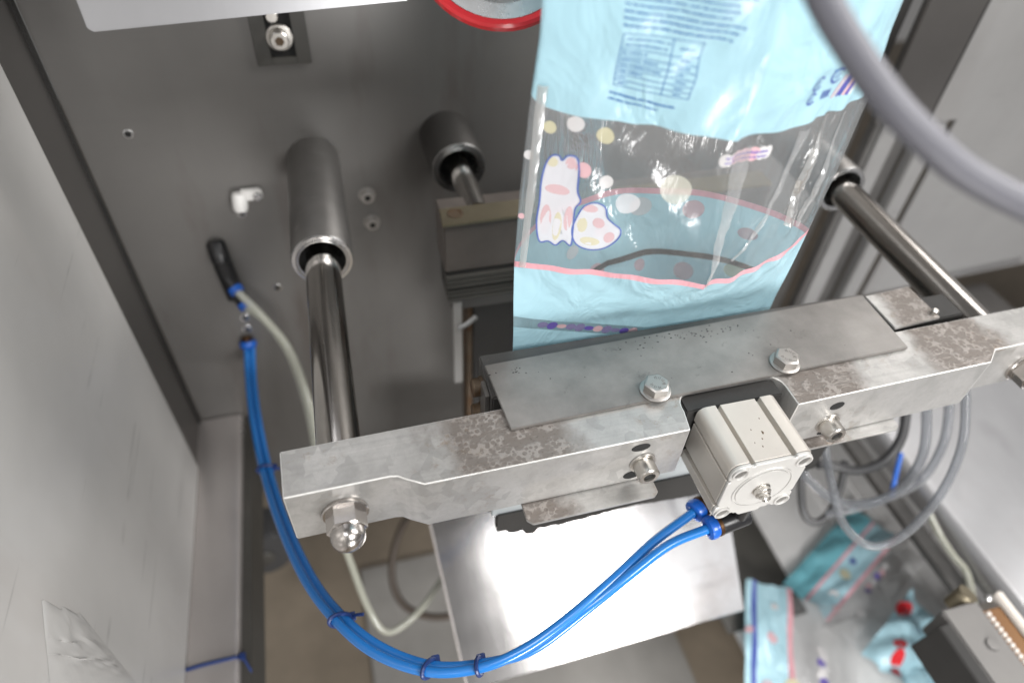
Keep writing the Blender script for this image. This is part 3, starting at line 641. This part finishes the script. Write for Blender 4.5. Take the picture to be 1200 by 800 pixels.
def wr(X, z):      # slack folds of the film
    xc = sec(z)[3]
    k = 1.3*math.sin(X*0.11+z*0.05+1)*math.sin(z*0.045+0.4) + 0.8*math.sin(X*0.23-z*0.09)
    k += -3.2*math.exp(-abs(X-xc-2-1.5*math.sin(z*0.06))/2.6)*(0.5+0.5*math.sin(z*0.05+1)**2)                   # standing crease
    k += 2.2*math.exp(-((X-0.62*(z+150)-205)/6)**2)*sm(-215, -190, z) + 1.8*math.exp(-((X-0.75*(z+150)-190)/5)**2)*sm(-215, -190, z)
    k += 2.0*(abs(math.sin((X*0.8+z*0.55)*0.10+0.6))-0.6)*sm(-300, -270, z)*sm(-190, -215, z)                  # soft diagonal creases of the window
    k += 1.6*(abs(math.sin((X*0.5-z*0.8)*0.085))-0.6)*sm(-190, -165, z) + 1.4*(abs(math.sin((X*0.9+z)*0.12+1))-0.6)*sm(-350, -330, z)*sm(-300, -318, z)
    k += 2.4*math.sin((X-285)*0.36+z*0.05+1.2*math.sin(X*0.11))*sm(270, 292, X)*sm(-292, -255, z)*sm(-172, -200, z)                # gathered right edge
    k += 0.8*math.sin((X+0.7*z)*0.27+0.8*math.sin(z*0.13))*sm(232, 250, X)*sm(-350, -310, z)*sm(-225, -250, z)
    return k
def front(X, z, w=True):
    _, xl, yl, xc, yc, xr, yr, h = sec(z)
    f = min(1, max(0, (X-xl)/30), 1)*min(1, max(0, (xr-X)/30))*min(1, max(0, (z+375)/60))
    k = wr(X, z)*f if w else 0
    if X <= xc: return yl+(yc-yl)*max(0, (X-xl)/(xc-xl)) + k
    s = max(0, (xr-X)/(xr-xc)); return yr+(yc-yr)*(s+.9*s*(1-s)) + k
def back(X, z):
    _, xl, yl, xc, yc, xr, yr, h = sec(z); u = min(1, max(0, (X-xl)/(xr-xl)))
    return yl+(yr-yl)*u+h*(4*u*(1-u))**.7 + 1.5*math.sin(X*0.09+z*0.06)*(4*u*(1-u))
NF = 84
def slope(X, z):   # the print runs askew below the pink trim
    k = 0.30*sm(-306, -352, z)*sm(-620, -420, z); return z - k*(min(X, 232)-115) + 15*math.exp(-max(0, X-112)/6)*sm(-240, -188, z)*sm(-130, -186, z)
def ring_at(z):
    out = []
    _, xl, yl, xc, yc, xr, yr, h = sec(z)
    for i in range(NF+1):
        u = i/NF; u = 0.7*u + 0.3*(0.5-0.5*math.cos(math.pi*u)); X = xl+(xr-xl)*u; zz = slope(X, z); out.append((X, front(X, zz), zz))
    e = slope(xr, z)
    for i in range(1, NF):
        u = 1-i/NF; q = u; u = 0.3*u + 0.7*(0.5-0.5*math.cos(math.pi*u)); X = xl+(xr-xl)*u; zz = z+(e-z)*q + 15*math.exp(-max(0, X-112)/6)*sm(-240, -188, z)*sm(-130, -186, z); out.append((X, back(X, zz), zz))
    return out
t = bag = thing('plastic_bag', (232, 370, -620), 'printed sky blue plastic bag with a clear window hanging behind the jaw', 'bag')
def band(name, z0, z1, n, m, dz=lambda X: 0, dz1=None):
    rows = []
    for i in range(n+1):
        q = i/n; z = z0+(z1-z0)*q; rows.append(ring_at(z))
    return MB().grid(rows, True).build(name, m, bag, sharp=180)
band('printed_top', -20, -187, 44, m_film)
band('clear_window', -187, -300.5, 34, m_clear)
band('pink_trim', -300.5, -305.5, 2, m_pink)
rows = [ring_at(-305.5-49.5*i/16) for i in range(17)]
MB().grid([r[:NF+1] for r in rows]).build('printed_band', m_film, bag, sharp=180)
MB().grid([r[NF:]+r[:1] for r in rows]).build('inner_band', m_inner, bag, sharp=180)
rows = [ring_at(-355-12*i/3) for i in range(4)]
MB().grid([r[:NF+1] for r in rows]).build('clear_stripe', m_clear, bag, sharp=180)
MB().grid([r[NF:]+r[:1] for r in rows]).build('printed_back', m_inner, bag, sharp=180)
rows = [ring_at(-367-253*i/30) for i in range(31)]
MB().grid([r[:NF+1] for r in rows]).build('printed_base', m_film, bag, sharp=180)
MB().grid([r[NF:]+r[:1] for r in rows]).build('inner_base', m_inner, bag, sharp=180)
# print lying on the film
def onf(X, z, off=0.35): return (X, front(X, z)-off, z)
def onb(X, z, off=0.5): return (X, back(X, z)-off, z)
def blot(name, m, cx, cz, rx, rz, fn=onf, off=0.35, tilt=0.0, n=22):
    vs = [fn(cx, cz, off)]
    for rr in (0.5, 1.0):
        for k in range(n):
            a = 2*math.pi*k/n; u, v = rx*rr*math.cos(a), rz*rr*math.sin(a)
            vs.append(fn(cx+u*math.cos(tilt)-v*math.sin(tilt), cz+u*math.sin(tilt)+v*math.cos(tilt), off))
    fs = [(0, 1+k, 1+(k+1) % n) for k in range(n)] + [(1+k, 1+n+k, 1+n+(k+1) % n, 1+(k+1) % n) for k in range(n)]
    return MB().add(vs, fs).build(name, m, bag, sharp=180)
def ribbon(q, pts, w, fn=onf, off=0.4):
    P = []
    for (a, b), (c, d) in zip(pts, pts[1:]):
        k = max(1, int(math.hypot(c-a, d-b)/4)); P += [(a+(c-a)*i/k, b+(d-b)*i/k) for i in range(k)]
    P.append(pts[-1]); rows = []
    for i, (x, z) in enumerate(P):
        x0, z0 = P[max(0, i-1)]; x1, z1 = P[min(len(P)-1, i+1)]; L = math.hypot(x1-x0, z1-z0) or 1
        nx, nz = -(z1-z0)/L*w/2, (x1-x0)/L*w/2
        rows.append([fn(x+nx, z+nz, off), fn(x-nx, z-nz, off)])
    q.grid(rows)
# nutrition table
q = MB(); tx0, tx1, tz0, tz1, sk = 156.5, 194.5, -137, -166, 0
def T(u, v): return (tx0+(tx1-tx0)*u + (-1.5)*v*u, tz0+(tz1-tz0)*v - 3.5*u*v*0.6)
for v in (0, 0.28, 0.42, 0.54, 0.66, 0.78, 0.89, 1.0): ribbon(q, [T(0 if v != 0.28 else 0, v), T(1, v)], 0.32)
for u in (0, 0.63, 1): ribbon(q, [T(u, 0), T(u, 1)], 0.35)
q.build('table_lines', m_ink, bag, sharp=180)
q = MB()
def words(q, p0, p1, h, fill=0.85):
    L = math.hypot(p1[0]-p0[0], p1[1]-p0[1]); s = 0
    while s < L:
        w = rnd.uniform(1.6, 6.5); e = min(L, s+w); st = s
        while st < e:                                        # letter sized strokes
            lw = rnd.uniform(0.5, 0.95); a, b = st/L, min(1, (st+lw*0.72)/L)
            dz = rnd.uniform(-0.12, 0.12)*h
            ribbon(q, [(p0[0]+(p1[0]-p0[0])*a, p0[1]+(p1[1]-p0[1])*a+dz), (p0[0]+(p1[0]-p0[0])*b, p0[1]+(p1[1]-p0[1])*b+dz)], h*rnd.uniform(0.55, 1.0)); st += lw
        s = e + rnd.uniform(0.5, 0.9)
for v, a, b in ((0.09, 0.05, 0.4), (0.09, 0.42, 0.6), (0.20, 0.05, 0.58), (0.14, 0.72, 0.92), (0.35, 0.03, 0.36), (0.48, 0.03, 0.5), (0.60, 0.03, 0.55), (0.72, 0.03, 0.35), (0.835, 0.03, 0.16), (0.945, 0.05, 0.18),
                (0.35, 0.76, 0.93), (0.48, 0.74, 0.92), (0.60, 0.76, 0.88), (0.72, 0.76, 0.9), (0.835, 0.76, 0.88), (0.945, 0.77, 0.88)):
    words(q, T(a, v), T(b, v), 1.0)
for z, x1 in ((-113, 212), (-116.3, 205), (-119.6, 206), (-122.9, 203), (-126.2, 210), (-129.5, 208), (-133, 206)):
    words(q, (155.5, z+0.5), (x1, z-0.5 if z > -125 else z-1.2), 1.25)
words(q, (155, -170.3), (188, -174.5), 1.5); words(q, (154.5, -173.6), (180, -177), 1.3)
for z, x0, x1 in ((-152, 282, 300), (-156, 278, 300)): words(q, (x0, z), (x1, z-1.5), 1.3)
q.build('printed_text', m_ink, bag, sharp=180)
# recycling marks and striped code near the right edge
q = MB()
for cx, cz, r in ((268, -161.5, 4.2), (283, -160, 4.2), (268, -171, 3.2)):
    ribbon(q, [(cx+r*math.cos(a), cz+r*math.sin(a)) for a in [0.5+5.2*k/16 for k in range(17)]], 1.3)
    ribbon(q, [(cx-r*0.4, cz-r*0.3), (cx+r*0.4, cz+r*0.3)], 1.0)
for k in range(4): ribbon(q, [(277+k*1.9, -168), (276.6+k*1.9, -173)], 1.0)
q.build('recycling_marks', m_navy, bag, sharp=180)
for k, m in enumerate((m_dp, m_dw, m_ink2, m_navy, m_dp, m_ink2, m_dw)):
    q = MB(); ribbon(q, [(288+k*2.6, -176-k*0.1), (294+k*2.6, -163)], 2.0); q.build('colour_bar', m, bag, sharp=180)
m_crease = film_clear('crease_highlight_film', 0.24, refl=0.2); m_beige = film_clear('doubled_film', 0.36, (0.9, 0.86, 0.8), 0.12)
def strip_on(name, m, pts, w0, w1, off=0.7, wob=0.0):
    rows = []; n = 26
    for i in range(n+1):
        q_ = i/n; k = q_*(len(pts)-1); a = min(int(k), len(pts)-2); f = k-a
        x = pts[a][0]+(pts[a+1][0]-pts[a][0])*f; z = pts[a][1]+(pts[a+1][1]-pts[a][1])*f; w = w0+(w1-w0)*q_ + wob*math.sin(i*1.3+x)
        rows.append([onf(x+w*(j/4-0.5), z, off+0.9*math.sin(math.pi*j/4)*(1+0.6*math.sin(i*1.9+j))) for j in range(5)])
    MB().grid(rows).build(name, m, bag, sharp=180)
strip_on('crease_highlight', m_crease, [(229, -194), (231, -240), (236, -280), (236, -304)], 13, 3, 0.8, 1.0)  # whitish strip, painting the crease's bright reflection onto the film
strip_on('side_seam', m_beige, [(121.5, -172), (119.5, -230), (117, -304)], 5.5, 4.5, 0.8, 0.2)
strip_on('edge_fold_highlight', m_crease, [(272, -190), (268, -230), (262, -262), (252, -285)], 9, 2, 0.8, 0.8)  # these fold strips carry their white highlights in the film colour
strip_on('edge_fold_highlight', m_beige, [(292, -186), (291, -230), (296, -268)], 7, 9, 0.9, 0.4)
strip_on('edge_fold_highlight', m_crease, [(312, -190), (309, -240), (314, -280)], 6, 4, 0.9, 0.5)
# polka dots on the window
for x, z, r, m in ((140, -192, 4.6, m_dw), (156, -196.5, 4.4, m_dy), (147, -221, 4.4, m_dp), (161, -228, 4.2, m_dw), (116.6, -217, 2.8, m_dw), (127, -197, 3.5, m_dy),
                   (175, -241, 7.0, m_dc2), (198, -225, 8.5, m_dc), (114.5, -262, 2, m_dp)):
    blot('polka_dot', m, x, z, r, r*1.12)
for x, z, r, m in ((282, -318, 8.5, m_dp), (240, -318, 9, m_dw), (206, -334, 6, m_dp), (180, -348, 6, m_dw), (322, -330, 6, m_dp), (205, -372, 7, m_dp), (322, -370, 7, m_dy), (284, -378, 8, m_dp), (245, -372, 5, m_dp)):
    blot('polka_dot', m, x, z, r, r, onb)
q = MB(); ribbon(q, [(190, -378), (215, -366), (250, -361.5), (300, -361), (345, -364)], 5.5, onb, 0.8); q.build('back_stripe', m_hole, bag, sharp=180)
# soft candy shapes
def candy(pts, tints):
    P = [Vector((x, 0, z)) for x, z in pts]; n = len(P); out = []
    for i in range(n):
        a, b, c, d = P[i-1], P[i], P[(i+1) % n], P[(i+2) % n]
        for j in range(5):
            q_ = j/5; v = 0.5*((2*b)+(c-a)*q_+(2*a-5*b+4*c-d)*q_*q_+(3*b-a-3*c+d)*q_**3); out.append((v.x, v.z))
    cx, cz = sum(p[0] for p in out)/len(out), sum(p[1] for p in out)/len(out); m = len(out)
    vs = [onf(cx, cz, 0.5)]
    for f in (0.5, 1.0): vs += [onf(cx+(x-cx)*f, cz+(z-cz)*f, 0.5) for x, z in out]
    b = MB().add(vs, [(0, 1+k, 1+(k+1) % m) for k in range(m)] + [(1+k, 1+m+k, 1+m+(k+1) % m, 1+(k+1) % m) for k in range(m)]).build('candy_print', m_cw, bag, sharp=180)
    q = MB(); ribbon(q, out+[out[0]], 0.95, onf, 0.9); q.build('outline', m_line, b, sharp=180)
    for (x, z, ru, rv, mm) in tints:
        MB().add([onf(x+ru*math.cos(a), z+rv*math.sin(a), 0.7) for a in [2*math.pi*k/18 for k in range(18)]], [tuple(range(18))]).build('tint', mm, b, sharp=180)
m_line = plain('slate_blue_ink', (0.10, 0.15, 0.42), 0.35); m_cw = dot_ink('candy_white', (0.74, 0.73, 0.77), 0.80); m_tp = dot_ink('candy_pink', (0.80, 0.52, 0.54), 0.6); m_ty = dot_ink('candy_yellow', (0.78, 0.72, 0.48), 0.6)
candy([(126, -222), (129, -215), (133, -214), (135, -217), (138, -213), (143, -214), (144.5, -222), (145, -236), (147.5, -243), (145, -250), (146, -266), (146, -280), (141, -277), (137, -282), (132, -279), (126.5, -280), (124, -266), (124.5, -248), (124.5, -234)],
      ((130, -219, 3, 3.4, m_ty), (140, -218, 3, 4, m_tp), (134, -238, 7, 3.5, m_tp), (129, -262, 3.2, 12, m_tp), (136, -266, 2.6, 12, m_ty), (142, -258, 2.6, 10, m_tp)))
candy([(147, -256), (150, -247), (156, -243), (162, -245), (164, -252), (168, -256), (174, -262), (173, -271), (167, -279), (158, -281), (149, -278), (145.5, -268)],
      ((154, -248, 4.5, 3, m_tp), (151, -262, 3, 6, m_ty), (160, -258, 3.4, 4, m_tp), (157, -274, 6, 3.4, m_ty), (168, -269, 3.4, 5, m_tp)))
for k in range(12):
    X = 138+k*8; blot('stripe_print', (m_dpk, m_ink2, m_dp, m_dpk)[k % 4], X, slope(X, -361), 4.4, 3.6+1.2*math.sin(k*2.1), tilt=-0.3)
q = MB()
for x, w_ in ((217, 3.2), (221, 3.2), (225.5, 4), (231, 5), (237, 5), (243, 4), (247, 3.2)):
    blot('label_print', m_dw if x in (217, 221, 243, 247) else m_dp, x, -199.5, w_, 4.4, onf, 0.35 if x % 2 else 0.5)
words(q, (217, -198), (247, -198.6), 2.0); words(q, (217, -201), (247, -201.6), 1.6)
q.build('label_text', m_ink2, bag, sharp=180)

# ================================================================== REJECTED BAGS IN THE TRAY
def crumple(name, c, ux, uy, w, h, parts, label, seed, amp=10):
    r = random.Random(seed); c, ux, uy = Vector(c), Vector(ux).normalized(), Vector(uy).normalized()
    ph = [r.uniform(0, 6) for _ in range(6)]
    def P(u, v): 
        zz = amp*(0.5+0.5*math.sin(u*7+ph[0]+v*3)) + amp*0.5*math.sin(v*9+ph[1]-u*4) + amp*0.3*math.sin(u*17+v*13+ph[2])
        p = c + ux*((u-0.5)*w) + uy*((v-0.5)*h); return Vector((p.x, p.y, p.z + abs(zz)))
    t = thing(name, tuple(c), label, 'bag', 'rejected bags in the tray')
    for (u0, u1, v0, v1, m, pn) in parts:
        n = 14; rows = [[P(u0+(u1-u0)*i/n, v0+(v1-v0)*j/n) for i in range(n+1)] for j in range(n+1)]
        MB().grid(rows).build(pn, m, t, sharp=180)
    def dot(u, v, rr, m, pn='polka_dot'):
        vs = [P(u+rr/w*math.cos(a), v+rr/h*math.sin(a)) + Vector((0, 0, 1.5)) for a in [2*math.pi*k/16 for k in range(16)]]
        MB().add(vs, [tuple(range(16))]).build(pn, m, t, sharp=180)
    return dot
d = crumple('crumpled_bag', (765, 388, -1108), (0.9, 0.44, 0), (-0.44, 0.9, 0), 235, 105,
    [(0, 1, 0.62, 1, m_fold, 'teal_band'), (0, 1, 0.57, 0.62, m_pink, 'pink_trim'), (0, 1, 0.22, 0.57, m_film, 'printed_band'), (0, 1, 0.17, 0.22, m_pink, 'pink_trim'), (-0.05, 0.5, -1.25, 0.17, m_clear, 'clear_window'), (0.5, 1, -0.35, 0.17, m_clear, 'clear_side')],
    'teal edged crumpled bag slanting up under the hose loops', 3, 12)
for u, v, r_, m in ((0.42, 0.42, 10, m_dy), (0.56, 0.45, 6, m_navy), (0.2, 0.35, 8, m_dw), (0.2, -0.1, 7, m_dw), (0.1, -0.5, 7, m_dp), (0.27, -0.55, 8, m_dy), (0.25, -0.85, 7, m_dw), (0.14, -1.05, 8, m_dy), (0.4, -1.15, 7, m_dp), (0.12, 0.2, 6, m_dp)): d(u, v, r_, m)
for k in range(6): d(0.42+k*0.05, 0.02+0.03*(k % 2), 5, (m_ink2, m_dp, m_dw)[k % 3], 'printed_mark')
d = crumple('crumpled_bag', (547, 298, -1085), (1, -0.5, 0), (0.5, 0.9, 0), 66, 190,
    [(0, 0.14, 0, 1, m_film, 'printed_edge'), (0.14, 0.26, 0, 1, m_navy, 'dark_stripe'), (0.26, 1.0, 0, 1, m_film, 'printed_band'), (1.0, 1.12, 0, 1, m_pink, 'pink_trim'), (1.12, 2.6, -0.1, 0.92, m_clear, 'clear_window')],
    'light blue crumpled bag with pink spots nearest the chute', 5, 6)
for u, v, r_, m in ((0.62, 0.52, 9, m_dp), (0.5, 0.12, 8, m_dp), (1.05, 0.16, 11, m_dy), (0.08, 0.55, 6, m_dp), (0.7, 0.8, 6, m_dw)): d(u, v, r_, m)
for k in range(7): d(1.75+0.05*(k % 2), 0.2+k*0.05, 7, (m_dw, m_ink2, m_dw)[k % 3], 'printed_mark')
d = crumple('crumpled_bag', (775, 215, -1080), (0.9, 0.44, 0), (-0.44, 0.9, 0), 150, 130,
    [(0, 1, 0.5, 1, m_film, 'printed_band'), (0, 1, 0.0, 0.5, m_film, 'folded_band')],
    'bright blue crumpled bag with red marks beside the black unit', 9, 30)
for u, v, r_, m in ((0.15, 0.7, 9, m_red), (0.07, 0.62, 8, m_red), (0.24, 0.78, 8, m_red), (0.72, 0.95, 10, m_red), (0.78, 0.9, 8, m_red), (0.8, 0.55, 11, m_ink2), (0.45, 0.2, 10, m_dp), (0.55, 0.17, 10, m_dp), (0.9, 0.5, 9, m_dpk)): d(u, v, r_, m, 'printed_mark')
# torn protective film on the left wall
r = random.Random(4); rows = []
for i in range(23):
    row = []
    for j in range(23):
        u, v = i/22, j/22
        jg = 5*math.sin(v*11+1)*(1-u)*0.8+4*math.sin(v*19)*(1-u)
        y = (277*(1-u)+300*u)*(1-v)+(236*(1-u)+290*u)*v + jg; z = (-487*(1-u)-543*u)*(1-v)+(-518*(1-u)-684*u)*v + 5*math.sin(u*13)*(1-v) + jg*0.7
        e = min(1, 6*min(u, 1-u, v, 1-v))
        row.append((-245.8+(0.2+0.9*abs(math.sin(u*9+v*13+2*math.sin(v*9)))**3+0.6*abs(math.sin(u*21-v*17))**4+0.2*r.random())*e, y, z))
    rows.append(row)
tag(MB().grid(rows).build('peeling_film', m_side, sharp=60), 'crumpled clear protective film peeling off the lower left wall', 'film')
